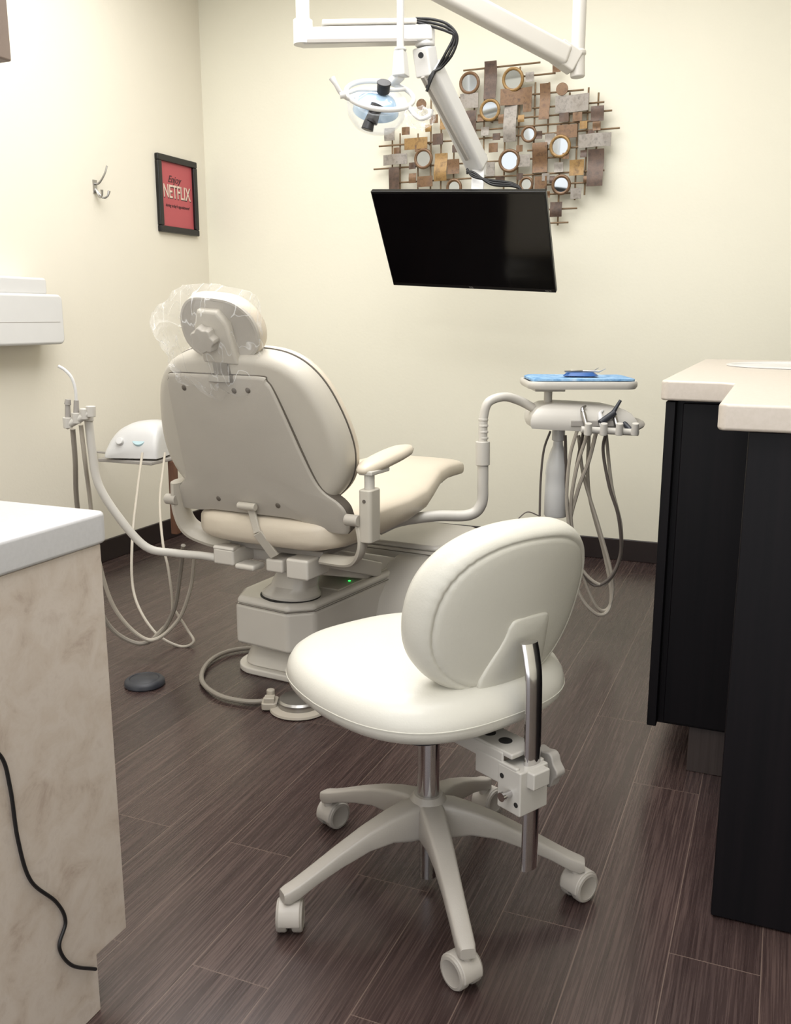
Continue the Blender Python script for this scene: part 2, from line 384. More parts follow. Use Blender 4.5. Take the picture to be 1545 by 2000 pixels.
fin(MB().lathe([(.0215,.185),(.0215,.39),(.026,.392),(.026,.40)]),'gas_cylinder',M_chrome,T)
fin(MB().lathe([(.012,.018),(.0165,.02),(.0165,.10),(.018,.12)]),'cylinder_tail',M_chrome,T)
sb=MB(); sb.lathe([(.0,.105),(.024,.105),(.036,.115),(.045,.14),(.044,.17),(.034,.19),(.028,.198),(.0225,.198),(.0,.198)])
tips=[]
RR=[.288,.299,.297,.292,.292]
for k in range(5):
    a=rad(-47.5+72*k+(1.5 if k in (3,4) else 0)); d=V((math.cos(a),math.sin(a),0)); q=V((-d.y,d.x,0)); tips.append((d,a)); f_=RR[k]/.299
    secs=[]
    for r,zt,zb,w in ((.015,.188,.115,.056),(.05,.187,.116,.052),(.09,.177,.124,.046),(.14,.160,.120,.041),(.20,.134,.102,.036),(.25,.110,.083,.034),(.285,.094,.066,.033),(.305,.087,.060,.031),(.314,.083,.064,.026)):
        zc=(zt+zb)/2; h=(zt-zb)/2; se=[]
        for j in range(20):
            t=2*math.pi*j/20; c,s_=math.cos(t),math.sin(t)
            tp=1-.12*max(0,s_)
            se.append(d*r*f_+q*(w/2*tp*math.copysign(abs(c)**.32,c))+V((0,0,zc+h*math.copysign(abs(s_)**.32,s_))))
        secs.append(se)
    sb.loft(secs)
fin(sb,'star_base',M_star,T,ang=38)
for k,(d,a) in enumerate(tips):
    c0=d*RR[k]; w=rad(-61.3+[60,68,68,112.8,150][k]); t=V((math.cos(w),math.sin(w),0)); ax=V((-t.y,t.x,0))
    wc=c0+t*[.008,.014,.012,.002,.010][k]+V((0,0,.030))
    cs=MB(); cs.cyl(c0+V((0,0,.040)),c0+V((0,0,.066)),.011)
    F=frame(wc,x=t,y=V((0,0,1)))
    pl=[(.0325*math.cos(rad(x)),.0325*math.sin(rad(x))) for x in range(-12,193,12)]
    cs.prism(pl,-.0205,.0205,F)
    C=fin(cs,'caster',M_caster,T,bevel=.003)
    for s_ in (-1,1):
        Fw=frame(wc,z=ax*s_)
        fin(MB().lathe([(0,.005),(.028,.005),(.030,.008),(.030,.020),(.028,.0235),(.023,.0245),(.021,.0232),(0,.0232)],Fw,28),'wheel',M_caster_d,C,ang=40)
# ================================================================ DENTAL CHAIR
C=thing('dental_chair',(-1.3566,2.25,0),-5.24,'beige vinyl dental chair with grey plastic shell and base, back upright','dental chair')
lean=rad(17); cu_=V((0,-math.sin(lean),math.cos(lean))); cn=V((0,-math.cos(lean),-math.sin(lean)))
cb=V((-.012,.0,.575))
def cfn(u,v,d): return cb+V((u,0,0))+cu_*v+cn*(d-.25*u*u)
half=[(0,-.005),(.17,-.005),(.235,.02),(.290,.075),(.313,.15),(.306,.235),(.277,.33),(.240,.392),(.190,.432),(.12,.452),(0,.457)]
ol=half+[(-x,y) for x,y in reversed(half[1:-1])]
ol=[(p.x,p.y) for p in cr([(a,b,0) for a,b in ol],5,True)]
fin(MB().pad(ol,[(0,-.03),(.9,-.03),(.985,-.034),(1.008,-.040),(1.012,-.048),(1.0,-.058),(.965,-.066),(.88,-.070),(.5,-.072),(0,-.072)],cfn),'back_cushion',M_tan,C,ang=80)
fin(MB().tube([cfn(x,.22+(y-.22),-.038) for x,y in ol],.0024,n=6,seg=1,closed=True,sm=False),'back_piping',M_pipe,C)
sh=MB().pad(ol,[(0,.026),(.88,.026),(.91,.0255),(.95,.022),(.980,.013),(.995,.002),(1.0,-.010),(1.0,-.034),(.97,-.038),(.9,-.036),(0,-.036)],cfn)
fin(sh,'back_shell',M_shell2,C,ang=50)
cp=[(-.29,-.035),(-.300,.0),(-.278,.035),(-.240,.075),(-.228,.15),(-.215,.34),(-.200,.385),(-.165,.40),(.105,.40),(.135,.385),(.155,.34),(.205,.15),(.235,.075),(.28,.035),(.297,0),(.29,-.06),(.20,-.045),(.12,-.02),(-.12,-.02),(-.20,-.03)]
cp=[(p.x,p.y) for p in cr([(a,b,0) for a,b in cp],4,True)]
fin(MB().pad([(x*1.006,y*1.004) for x,y in cp],[(0,.0290),(1,.0290),(1,.0),(0,.0)],cfn),'panel_gap',M_pipe,C)
pl=MB().pad(cp,[(0,.036),(.5,.036),(.965,.0359),(.985,.0350),(.996,.033),(1,.030),(1,.0),(0,.0)],cfn)
P=fin(pl,'back_panel',M_shell,C,ang=28)
for x,y in ((-.145,.36),(.030,.36),(.075,.362),(-.12,.02),(.09,.02)):
    q=cfn(x,y,.0355); fin(MB().lathe([(0,.003),(.005,.003),(.008,.001),(.008,-.002)],frame(q,z=cn),14),'screw',M_pipe,P)
hc=cb+cu_*.520+V((.004,.0,.0)); hl_=rad(22); hu=V((.10,-math.sin(hl_),math.cos(hl_))).normalized(); hn=V((0.05,-math.cos(hl_),-math.sin(hl_))).normalized(); hx=hu.cross(hn)*-1
if hx.x<0: hx=-hx
def hfn(u,v,d): return hc+hx*u+hu*(v)+hn*(d-.8*u*u)
ho=[(.0,-.078),(.07,-.075),(.112,-.05),(.124,.0),(.108,.05),(.065,.086),(0,.095),(-.065,.088),(-.105,.05),(-.118,0),(-.108,-.045),(-.07,-.074)]
ho=[(p.x,p.y) for p in cr([(a,b,0) for a,b in ho],5,True)]
HR_=fin(MB().pad(ho,[(0,.02),(.85,.02),(.93,.022),(.97,.018),(1,.006),(1.0,-.008),(.97,-.020),(.88,-.026),(.6,-.029),(0,-.030)],hfn),'headrest',M_tan,C,ang=60)
fin(MB().pad(ho,[(0,.024),(.88,.024),(.915,.026),(.970,.0255),(.980,.018),(.9,.0),(0,.0)],hfn),'headrest_shell',M_shell,HR_,ang=30)
bp_=[(-.050,-.085),(-.055,.02),(-.035,.065),(.025,.065),(.050,.03),(.060,-.085)]
fin(MB().pad(bp_,[(0,.044),(.9,.044),(1,.039),(1,.02),(0,.02)],hfn),'headrest_bracket',M_shell2,HR_,bevel=.004)
kn=[]
for k in range(48):
    a=2*math.pi*k/48; r=.036+.0035*math.cos(7*a); kn.append((r*math.cos(a),r*math.sin(a)))
fin(MB().prism(kn,0,.026,frame(hfn(-.018,-.01,.042),x=hx,z=hn),sc=.93),'headrest_knob',M_shell,HR_,bevel=.004)
fin(MB().beam(hfn(.0,-.06,.03),cfn(.0,.39,.03),.050,.012,up=cn).box(cfn(0,.395,.04),(.07,.02,.02)),'headrest_bar',M_steel,C,bevel=.002)
secs=[]
for y,w,zt,zb in ((-.04,.13,.520,.480),(-.03,.19,.538,.462),(-.0,.232,.550,.452),(.07,.260,.556,.448),(.25,.268,.556,.448),(.42,.262,.556,.450),(.58,.245,.562,.462),(.70,.215,.574,.482),(.80,.19,.588,.503),(.90,.178,.590,.515),(1.0,.172,.582,.513),(1.05,.166,.574,.510),(1.075,.150,.565,.514),(1.085,.12,.555,.522)):
    zc=(zt+zb)/2;h=(zt-zb)/2; se=[]
    for j in range(36):
        t=2*math.pi*j/36; c,s_=math.cos(t),math.sin(t)
        u=w*math.copysign(abs(c)**.45,c); dz=h*math.copysign(abs(s_)**.55,s_)
        if y<.6 and s_>0: dz+=.02*(abs(u)/w)**4*(1-abs(y-.25)/.4)*(.5 if abs(y-.25)<.4 else 0)
        se.append(V((u,y,zc+dz)))
    secs.append(se)
fin(MB().loft(secs),'seat_cushion',M_tan,C,ang=80)
fin(MB().box((0,.18,.437),(.36,.30,.02)).box((0,.55,.452),(.30,.4,.02)).box((0,.86,.497),(.2,.3,.02)),'seat_pan',M_grey,C,bevel=.005)
for sx in (1,-1):
    arm=MB()
    if sx>0: arm.tube([(.325,-.01,.56),(.335,-.01,.50),(.315,0,.455),(.27,.02,.432),(.18,.03,.428)],.011,n=10,flat=2.0)
    else: arm.tube([(-.300,-.01,.62),(-.308,.0,.54),(-.295,.02,.475),(-.24,.04,.445),(-.15,.05,.432)],.018,n=10,flat=2.0)
    A=fin(arm,'armrest' if sx>0 else 'arm_bracket',M_shell2,C)
    if sx>0:
        fin(MB().prism(rrect(.040,.060,.012),.505,.650,Matrix.Translation((.352,-.0,0))),'armrest_post',M_shell2,A,bevel=.004)
        fin(MB().cyl((.352,.0,.645),(.352,.0,.69),.014).box((.350,.03,.694),(.042,.10,.012)),'armrest_neck',M_offw,A,bevel=.003)
        ao=selli(.036,.145,2.6,40)
        fin(MB().pad(ao,[(0,.016),(.7,.014),(.92,.008),(1,-.003),(.96,-.012),(.8,-.016),(0,-.016)],lambda u,v,d:V((.340+u,.115+v,.718+d+.10*v))),'armrest_pad',M_tan,A,ang=80)
        fin(MB().cyl((.352,-.030,.62),(.352,-.0315,.62),.005),'screw',M_pipe,A)
    fin(MB().cyl((sx*.295,-.03,.565),(sx*.335,-.03,.565),.016),'pivot_cap',M_shell,A,bevel=.002)
fin(MB().beam((-.02,-.035,.575),(.01,-.045,.50),.024,.008,up=(0,1,0)).beam((.01,-.045,.50),(.05,-.02,.43),.030,.008,up=(0,1,0)).cyl((-.050,-.050,.575),(.010,-.050,.575),.011),'release_lever',M_shell2,C,bevel=.002)
lk=MB()
lk.box((-.13,.03,.408),(.075,.12,.050)).box((.13,.03,.402),(.075,.12,.060)).box((.045,.03,.400),(.06,.10,.040)).box((0,.12,.40),(.30,.10,.04)).box((.02,.25,.38),(.16,.3,.07)).box((-.055,.0,.385),(.07,.06,.018))
lk.prism([(-.17,-.03),(-.09,-.03),(-.10,.02),(-.16,.02)],.425,.44)
fin(lk,'lift_bracket',M_cbase,C,bevel=.008)
fin(MB().beam((.03,.14,.385),(.02,.62,.24),.15,.085).beam((.115,.12,.40),(.105,.50,.27),.018,.05).beam((-.07,.12,.40),(-.07,.50,.27),.018,.05),'lift_arm',M_cbase,C,bevel=.006)
ne=MB(); n_=48
def ell(z,a,b,cy,cx=-.02,e=2.2): return [(x+cx,cy+y,z) for x,y in selli(a,b,e,n_)]
ne.loft([ell(.252,.094,.078,.16),ell(.268,.094,.078,.16),ell(.278,.084,.070,.163,-.018),ell(.292,.070,.060,.168,-.012,3),ell(.340,.060,.052,.175,.0,4),ell(.356,.058,.05,.18,.004,4),ell(.395,.066,.06,.19,.01,4)])
fin(ne,'pedestal_neck',M_cbase,C,ang=25)
hz=[(-.205,.15),(-.165,.065),(.035,.05),(.10,.11),(.135,.62),(-.205,.62)]
base=MB(); base.prism(hz,.105,.235,sc=1.0); base.prism(hz,.235,.258,sc=.95)
H_=fin(base,'base_housing',M_cbase,C,bevel=.012,bseg=4)
fin(MB().prism([(.098*math.cos(rad(a))-.02,.155+.085*math.sin(rad(a))) for a in range(0,360,10)],.2565,.2600),'neck_slot',M_hole,H_)
fin(MB().cyl((.070,.36,.260),(.070,.36,.2635),.004),'indicator_light',M_green,H_)
fin(MB().prism([(-.10,.26),(.09,.26),(.105,.56),(-.10,.56)],.256,.262),'access_cover',M_shell2,H_,bevel=.002)
fin(MB().tube([(-.165,.0635,.236),(.036,.0485,.236),(.102,.109,.236),(.137,.60,.236)],.0013,n=6,sm=False),'housing_seam',M_pipe,H_)
ft=MB(); fo=rrect(.37,.90,.09,8,-.03,.53); ft.prism(fo,0,.022); ft.prism(rrect(.34,.86,.08,8,-.03,.53),.022,.12,sc=.88)
fin(ft,'floor_plate',M_cbase,C,bevel=.006)
fr_=MB(); fr_.prism(rrect(.54,.44,.04,6,.0,.88),.03,.300,sc=.97); fr_.prism(rrect(.48,.38,.04,6,.0,.88),.300,.318,sc=.95)
FH=fin(fr_,'front_housing',M_cfront,C,bevel=.012,bseg=3)
fin(MB().tube([(-.26,.661,.296),(.22,.661,.296),(.263,.70,.296),(.265,1.08,.296)],.0014,n=6,sm=False),'housing_seam',M_pipe,FH)
fd=MB(); pf=[(.44,.06),(.44,.12),(.46,.18),(.51,.235),(.58,.275),(.68,.29),(.80,.29),(.80,.06)]
fd.prism(pf,.08,.235,frame((0,0,0),x=(0,1,0),z=(1,0,0)))
fin(fd,'side_fender',M_cbase,C,bevel=.02,bseg=4)
bagpts=[(-.115,-.175),(-.07,-.160),(-.04,-.190),(.0,-.205),(.05,-.185),(.09,-.190),(.120,-.165),(.118,-.10),(.128,-.02),(.134,.07),(.122,.108),(.04,.122),(-.06,.120),(-.115,.100),(-.155,.066),(-.185,.050),(-.212,.020),(-.192,-.005),(-.196,-.04),(-.172,-.07),(-.178,-.11),(-.148,-.130),(-.150,-.160)]
bo_=cr([(a,b,0) for a,b in bagpts],5,True); bo_=[(p.x+random.uniform(-.003,.003),p.y+random.uniform(-.003,.003)) for p in bo_]
CM=TM[C.name]
def gfn(u,v,d):
    n1=(abs(noise.noise(V((u*10+2,v*6,d*4))))-.2)*.036+(abs(noise.noise(V((u*24,v*13+7,d*5))))-.15)*.014
    return hc+hx*u+hu*v+hn*(d+n1*(1 if abs(d)>.01 else .5))
gb=MB().pad(bo_,[(0,.086),(.1,.086),(.2,.086),(.3,.086),(.4,.085),(.5,.083),(.6,.079),(.68,.073),(.76,.064),(.83,.052),(.9,.038),(.96,.022),(1,.005),(.96,-.010),(.87,-.026),(.7,-.038),(.4,-.044),(0,-.046)],gfn)
gb.v=[CM@p for p in gb.v]
g=fin(gb,'plastic_headrest_cover',M_film,ang=35); meta(g,'crinkled clear plastic sleeve over the dental chair headrest','plastic cover')
# ================================================================ DELIVERY UNIT
uc=S(1130,815,3.1); D=thing('delivery_unit',(uc.x,uc.y,0),22.76,'off-white dental delivery unit on swing arm with instrument hoses','dental delivery unit')
ar=[S(740,1035,2.95),S(780,1018,2.97),S(850,1008,2.99),S(915,1006,3.0),S(940,985,3.0),S(943,940,3.0),S(943,905,3.0)]
fin(MB().tube(ar,.0185,n=16),'lower_arm',M_offw,D,'world')
fin(MB().tube([S(943,905,3.0),S(943,850,3.0),S(945,812,3.0),S(955,785,3.0),S(985,775,3.02),S(1015,783,3.05),S(1040,796,3.07)],.0150,n=16),'upper_arm',M_offw,D,'world')
cl=MB(); cl.cyl(S(943,908,3.0),S(943,862,3.0),.0235)
for v in (858,846,834,822): cl.cyl(S(944,v,3.0),S(944,v-5,3.0),.0162)
fin(cl,'arm_collar',M_offw,D,'world',bevel=.002)
hd=MB(); hp=[(-.170,-.09),(-.15,-.125),(.14,-.125),(.165,-.10),(.165,.02),(.12,.10),(-.13,.12),(-.172,.07)]
hp=[(p.x,p.y) for p in cr([(a,b,0) for a,b in hp],5,True)]
hd.pad(hp,[(0,.072),(.5,.070),(.75,.062),(.88,.050),(.97,.030),(1,.012),(1,-.002),(.97,-.014),(.5,-.018),(0,-.018)],lambda u,v,d:V((u,v,.752+d-.05*u)))
Hd=fin(hd,'control_head',M_offw,D,ang=50)
fin(MB().box((.02,-.128,.765),(.14,.012,.02)),'control_strip',M_grey,Hd,bevel=.003)
hb=MB(); hb.tube([(-.02,-.15,.748),(.165,-.15,.738)],.011,sm=False)
for i,x in enumerate((.0,.05,.10,.150)): hb.cyl((x,-.158,.732),(x,-.166,.770),.013,.011)
fin(hb,'instrument_holder',M_offw,Hd,bevel=.002)
for i,(p,q,r,m) in enumerate((((.000,-.16,.745),(-.012,-.13,.80),.009,M_steel),((.05,-.16,.745),(.045,-.13,.785),.010,M_white),((.10,-.16,.74),(.09,-.12,.79),.009,M_steel),((.150,-.16,.735),(.12,-.11,.77),.009,M_slate))):
    b=MB(); b.cyl(p,q,r*.8,r); 
    q=V(q); b.tube([q,q+V((.0,.01,.012)),q+V((.012,.02,.02))],[r*.9,r*.7,r*.4],n=10)
    fin(b,'handpiece',m,Hd)
b=MB(); b.cyl(S(1172,826,2.95),S(1200,806,2.97),.010); b.cyl(S(1194,812,2.97),S(1212,782,2.98),.007,.005)
fin(b,'curing_handpiece',M_slate,Hd,'world',label='dark grey handpiece')
fin(MB().tube([(.16,-.10,.745),(.19,-.06,.752),(.198,0,.755),(.175,.05,.76)],.011,flat=1.6),'pull_handle',M_grey,Hd)
tz=.884
tr=MB(); tr.pad(rrect(.360,.27,.05,8),[(0,0),(.9,0),(.93,.010),(.985,.013),(1,.008),(1,-.004),(.97,-.012),(0,-.012)],lambda u,v,d:V((u-.006,v+.02,tz+d)))
Tr=fin(tr,'instrument_tray',M_offw,D,ang=50)
fin(MB().cyl((-.105,.0,.80),(-.105,.0,tz-.01),.014).box((-.105,.02,tz-.018),(.10,.12,.012)),'tray_post',M_offw,D,bevel=.002)
bt=MB(); q=S(1085,1008,3.12)
bt.lathe([(0,0),(.036,0),(.040,.006),(.040,.10),(.038,.14),(.040,.15),(.037,.185),(.026,.225),(.018,.245),(.016,.262),(.022,.265),(.022,.30),(0,.30)],Matrix.Translation(q))
fin(bt,'water_bottle',M_bottle,D,'world',ang=40)
hs=[([(1128,838,2.98),(1112,900,3.0),(1108,1000,3.02),(1130,1100,3.03),(1175,1142,3.03),(1208,1100,3.03),(1213,1030,3.03),(1195,950,3.03),(1184,850,3.08)],.0058,M_hose2),
([(1150,840,2.98),(1125,920,3.0),(1115,1010,3.03),(1135,1110,3.05),(1165,1185,3.06),(1190,1185,3.07),(1196,1130,3.07),(1170,1030,3.07),(1140,930,3.08),(1130,850,3.1)],.0062,M_hose2),
([(1185,842,2.98),(1178,880,3.0),(1190,950,3.0),(1208,1010,3.0),(1212,1080,3.02),(1190,1130,3.02),(1155,1140,3.04),(1125,1080,3.06),(1108,980,3.08),(1104,850,3.1)],.0055,M_hosed),
([(1165,842,2.98),(1150,900,3.0),(1128,960,3.02),(1112,1040,3.04),(1128,1150,3.05),(1160,1196,3.05),(1185,1196,3.06),(1194,1160,3.08),(1180,1080,3.1),(1150,960,3.1),(1150,850,3.12)],.0066,M_hose2),
([(1140,842,3.06),(1128,900,3.06),(1116,970,3.06),(1112,1040,3.07),(1122,1080,3.08)],.0055,M_hosed),
([(1075,842,3.1),(1062,880,3.1),(1056,940,3.1),(1054,1008,3.1)],.004,M_hosed),
([(1054,1008,3.0),(1030,1000,3.0),(1010,1015,3.0)],.002,M_hosed)]
for pts,r,m in hs: fin(MB().tube([S(*p) for p in pts],r,n=8,seg=10),'hose',m,D,'world')
Dm=TM[D.name]
ln=MB(); ln.pad(rrect(.335,.245,.03,6),[(0,.005),(.5,.006),(.9,.008),(1,.006),(1,.0),(0,.0)],lambda u,v,d:Dm@V((u-.004,v+.02,tz+.0145+d+.004*noise.noise(V((u*20,v*20,1))))))
o=fin(ln,'tray_liner',M_blue,ang=60); meta(o,'blue paper liner covering the instrument tray','tray liner')
pk=MB(); pk.prism([(p.x,p.y) for p in cr([(-.05,-.03,0),(.03,-.045,0),(.065,-.02,0),(.05,.03,0),(-.03,.035,0),(-.05,.01,0)],4,True)],tz+.024,tz+.036,Dm@Matrix.Translation((.0,.03,0)),sc=.75)
o=fin(pk,'instrument_packet',M_blue2,bevel=.003); meta(o,'dark blue folded packet lying on the tray liner','packet')
for i,(x,a,L_) in enumerate(((.0,20,.11),(.02,-30,.10))):
    d=V((math.cos(rad(a)),math.sin(rad(a)),0)); p=V((x,.02,tz+.040)); b=MB(); b.cyl(Dm@(p-d*L_/2),Dm@(p+d*L_/2),.003)
    b.cyl(Dm@(p+d*L_/2),Dm@(p+d*(L_/2+.02)+V((0,0,.01))),.002,.001)
    o=fin(b,'steel_instrument',M_steel); meta(o,'thin steel hand instrument lying on a blue packet','dental instrument','instruments on the tray')
# ================================================================ ASSISTANT ARM
q=S(300,1080,2.8)
A=thing('assistant_arm',(q.x,q.y,0),22.76,'off-white tubular assistant arm with suction handpieces and hoses','dental instrument arm')
fin(MB().tube([S(172,815,2.7),S(180,880,2.7),S(192,945,2.7),S(232,1010,2.7),S(285,1068,2.7),S(340,1080,2.7),S(400,1086,2.68),S(455,1096,2.66)],.0125,n=14),'arm_tube',M_offw,A,'world')
hd=MB(); hd.cyl(S(128,832,2.66),S(182,803,2.66),.012)
for u,v in ((133,827),(150,818),(166,810),(178,805)): hd.cyl(S(u,v+9,2.66),S(u-1,v-12,2.66),.013,.014)
hd.cyl(S(172,800,2.7),S(172,822,2.7),.016)
fin(hd,'holder_bar',M_offw,A,'world',bevel=.002)
fin(MB().cyl(S(133,825,2.66),S(132,788,2.66),.009,.007).cyl(S(132,790,2.66),S(133,780,2.66),.010,.008),'suction_valve',M_grey,A,'world')
fin(MB().cyl(S(149,818,2.66),S(149,782,2.66),.009,.007),'air_water_syringe',M_grey,A,'world')
fin(MB().tube([S(149,785,2.66),S(147,760,2.66),S(140,738,2.66),S(127,723,2.66),S(114,715,2.66)],.0045,n=10),'saliva_ejector',M_white,A,'world',label='clear bent saliva ejector tip')
hs=[([(142,838,2.68),(147,900,2.7),(150,980,2.75),(165,1080,2.8),(205,1210,2.85),(265,1256,2.87),(310,1240,2.87),(340,1190,2.85),(352,1120,2.8),(358,1065,2.75)],.0075,M_hose),
([(158,830,2.68),(166,900,2.7),(174,960,2.75),(190,1080,2.8),(225,1190,2.83),(290,1250,2.85),(345,1215,2.85),(372,1150,2.82),(380,1085,2.78)],.0065,M_hose2)]
for pts,r,m in hs: fin(MB().tube([S(*p) for p in pts],r,n=8,seg=10),'hose',m,A,'world')
# ================================================================ SCALER UNIT + SIDE SHELF
zt=S(270,889,3.9).z
p0=S(210,889,3.9); p1=S(346,889,3.9)
sy=(p0.y+p1.y)/2
SH=thing('side_shelf',((p0.x+p1.x)/2,sy,0),0,'slim pale wall shelf with brown wooden bracket beside the dental chair','wall shelf')
xr=p1.x
fin(MB().box(((p0.x+xr)/2,sy,zt-.012),(xr-p0.x,.24,.014)).box(((XL+p0.x)/2+.03,sy+.08,zt-.014),(p0.x-XL+.06,.02,.008)),'shelf_top',M_grey,SH,'world',bevel=.003)
q=S(337,905,3.86)
fin(MB().box((q.x,q.y,(zt-.02+.19)/2),(.030,.03,zt-.02-.19)),'end_panel',M_woodb,SH,'world',bevel=.003)
cs=S(275,886,3.88)
K=thing('ultrasonic_scaler_unit',(cs.x,cs.y,zt-.004),14,'white rounded ultrasonic scaler with dial on a slim shelf','dental scaler')
prof=[(-.118,0),(-.121,.018),(-.114,.048),(-.096,.083),(-.068,.113),(-.03,.135),(.01,.146),(.05,.149),(.085,.146),(.115,.12),(.118,0)]
def ssec(y,s,sz): return [V((x*s,y,z*sz)) for x,z in [(p.x,p.y) for p in cr([(a,b,0) for a,b in prof],3)]]
kb=MB(); kb.loft([ssec(-.100,.90,.22),ssec(-.098,.95,.36),ssec(-.088,.98,.62),ssec(-.070,.99,.86),ssec(-.045,1,.97),ssec(.0,1,1),ssec(.05,.985,.98),ssec(.075,.94,.9)])
kb.v=[p+V((0,0,.008)) for p in kb.v]
fin(kb,'scaler_body',M_white,K,ang=60)
fin(MB().box((0,0,.005),(.20,.15,.01)),'scaler_foot',M_grey,K,bevel=.003)
fin(MB().cyl((-.045,-.074,.068),(-.045,-.105,.082),.020,.015),'dial',M_white,K,bevel=.003)
fin(MB().lathe([(0,.004),(.030,.004),(.034,-.004)],frame((.035,-.082,.088),z=(0,-.8,.6))),'control_display',mat('display_pale',(176,200,206),.3),K)
hs=[([(322,885,3.6),(318,920,3.4),(312,980,3.2),(318,1060,3.0),(330,1120,2.95),(335,1200,2.95),(300,1245,2.95)],.0045,M_hose2),
([(278,885,3.6),(268,960,3.4),(258,1060,3.2),(262,1160,3.1),(300,1232,3.0),(350,1262,2.98),(378,1254,2.98),(366,1230,3.0),(340,1190,3.0)],.005,M_hose2),]
for pts,r,m in hs: fin(MB().tube([S(*p) for p in pts],r,n=8,seg=10),'hose',m,K,'world')
# ================================================================ FOOT PEDALS
q=SZ(283,1337,0)
b=MB().lathe([(0,0),(.058,0),(.061,.004),(.060,.014),(.054,.020),(.045,.022),(.043,.0195),(.040,.022),(0,.024)],Matrix.Translation(q),48)
o=fin(b,'foot_puck',M_slate,ang=40); meta(o,'round dark slate plastic foot switch on the wood floor','foot switch')
q=SZ(585,1385,0); 
Fp=thing('foot_control',q,22.76,'round chrome foot control with beige base ring and hose','foot pedal')
fin(MB().lathe([(0,0),(.080,0),(.085,.004),(.083,.010),(.064,.014),(0,.014)],n=48),'base_ring',M_hose2,Fp,ang=40)
fin(MB().lathe([(0,.014),(.060,.014),(.061,.030),(.056,.036),(.02,.039),(0,.039)],n=48),'chrome_disc',M_steel,Fp,ang=40)
fin(MB().prism(rrect(.045,.06,.01),.004,.024,Matrix.Translation((-.085,.01,0))).cyl((-.085,.025,.02),(-.085,.025,.05),.012).box((-.085,.0,.03),(.03,.03,.018)),'valve_block',M_hose2,Fp,bevel=.003)
fin(MB().tube([SZ(535,1368,.016),SZ(480,1370,.012),SZ(425,1357,.012),SZ(394,1328,.012),SZ(408,1293,.012),SZ(455,1270,.012),SZ(545,1262,.012)],.0075,n=10,seg=10),'hose',M_hose,Fp,'world')
# ================================================================ TV + ARM
k=3.85
TL=S(727,374,k);TR=S(1070,374,k*.9186);BL=S(765,557,k*1.063);BR=S(1082,572,k*.982)
ctr=(TL+TR+BL+BR)/4; wx=((TR-TL)+(BR-BL))/2; hy=((TL-BL)+(TR-BR))/2
W_=wx.length; Hh=hy.length
F=frame(ctr,x=wx,y=hy)
TV=bpy.data.objects.new('television',None); COL.objects.link(TV); TV.matrix_world=F; TV.empty_display_size=.05
TM[TV.name]=F; meta(TV,'black flat screen television tilted down on a ceiling arm, switched off','television')
fin(MB().box((0,0,-.010),(W_,Hh,.020)).box((0,-.03,-.032),(W_*.8,Hh*.7,.028)),'television_housing',M_bezel,TV,bevel=.003)
fin(MB().box((0,.004,.0006),(W_-.012,Hh-.026,.0012)),'screen',M_screen,TV)
text('maker_mark','TCL',.011,F@Matrix.Translation((0,-Hh/2+.0075,.0006)),M_grey,TV,ext=.0002)
text('badge','Roku TV',.007,F@Matrix.Translation((W_/2-.03,-Hh/2+.0075,.0006)),M_grey,TV,ext=.0002)
q=S(592,70,3.5)
TA=thing('monitor_ceiling_mount',(q.x,q.y,ZC),0,'white jointed ceiling arm with black cables holding a television','monitor arm')
fin(MB().cyl(q+V((0,0,.02)),V((q.x,q.y,ZC)),.024).lathe([(.07,ZC-.02),(.07,ZC)],Matrix.Translation((q.x,q.y,0))).cyl(q-V((0,0,.03)),q+V((0,0,.05)),.034),'ceiling_post',M_white,TA,'world',bevel=.002)
e1=S(586,74,3.5); e2=S(842,68,3.58)
um=MB(); um.beam(e1,e2,.07,.056); fin(um,'upper_arm',M_white,TA,'world',bevel=.012,bseg=4)
fin(MB().beam(S(628,47,3.52),S(812,44,3.57),.055,.018),'cable_cover',M_offw,TA,'world',bevel=.005)
fin(MB().beam(S(600,80,3.455),S(815,77,3.54),.003,.012),'arm_groove',M_grey,TA,'world',bevel=.001)
fin(MB().cyl(S(830,54,3.58),S(830,92,3.58),.036).beam(S(828,92,3.58),S(836,150,3.6),.070,.06),'elbow',M_white,TA,'world',bevel=.008)
fin(MB().cyl(S(822,108,3.54),S(822,108,3.535),.010),'cable_port',M_black,TA,'world')
a0=S(838,128,3.60); a1=S(934,325,3.86)
fin(MB().beam(a0,a1,.080,.070),'lower_arm_cover',M_white,TA,'world',bevel=.014,bseg=4)
fin(MB().beam(S(826,150,3.55),S(913,312,3.79),.014,.010),'lower_arm_rail',M_grey,TA,'world')
bkc=F@V((.06,.0,-.066))
tt=F@V((.05,Hh*.30,-.085))
fin(MB().cyl(S(934,300,3.86),S(934,345,3.86),.034).beam(S(934,335,3.86),tt,.05,.05).beam(tt,bkc,.06,.025),'tilt_head',M_white,TA,'world',bevel=.005)
fin(MB().prism(rrect(.14,.14,.01),-.058,-.0465,F@Matrix.Translation((.05,.02,0))),'mounting_plate',M_dark,TA,'world')
for i in range(3):
    d=i*7
    fin(MB().tube([S(812,36+d/2,3.56),S(845,38+d,3.55),S(875,48+d,3.54),S(893-d/2,72,3.54),S(884-d,105,3.55),S(862-d/2,132,3.57),S(845,142+d/2,3.56),S(833,165+d,3.57)],.005,n=8),'cable',M_black,TA,'world')
for i in range(3):
    d=i*8
    fin(MB().tube([S(912,330+d/2,3.80),S(925,345-d/2,3.78),S(960,352+d/2,3.76),S(1000,358+d/3,3.72),S(1018,372,3.70),S(1010,395,3.76)],.005,n=8),'cable',M_black,TA,'world')
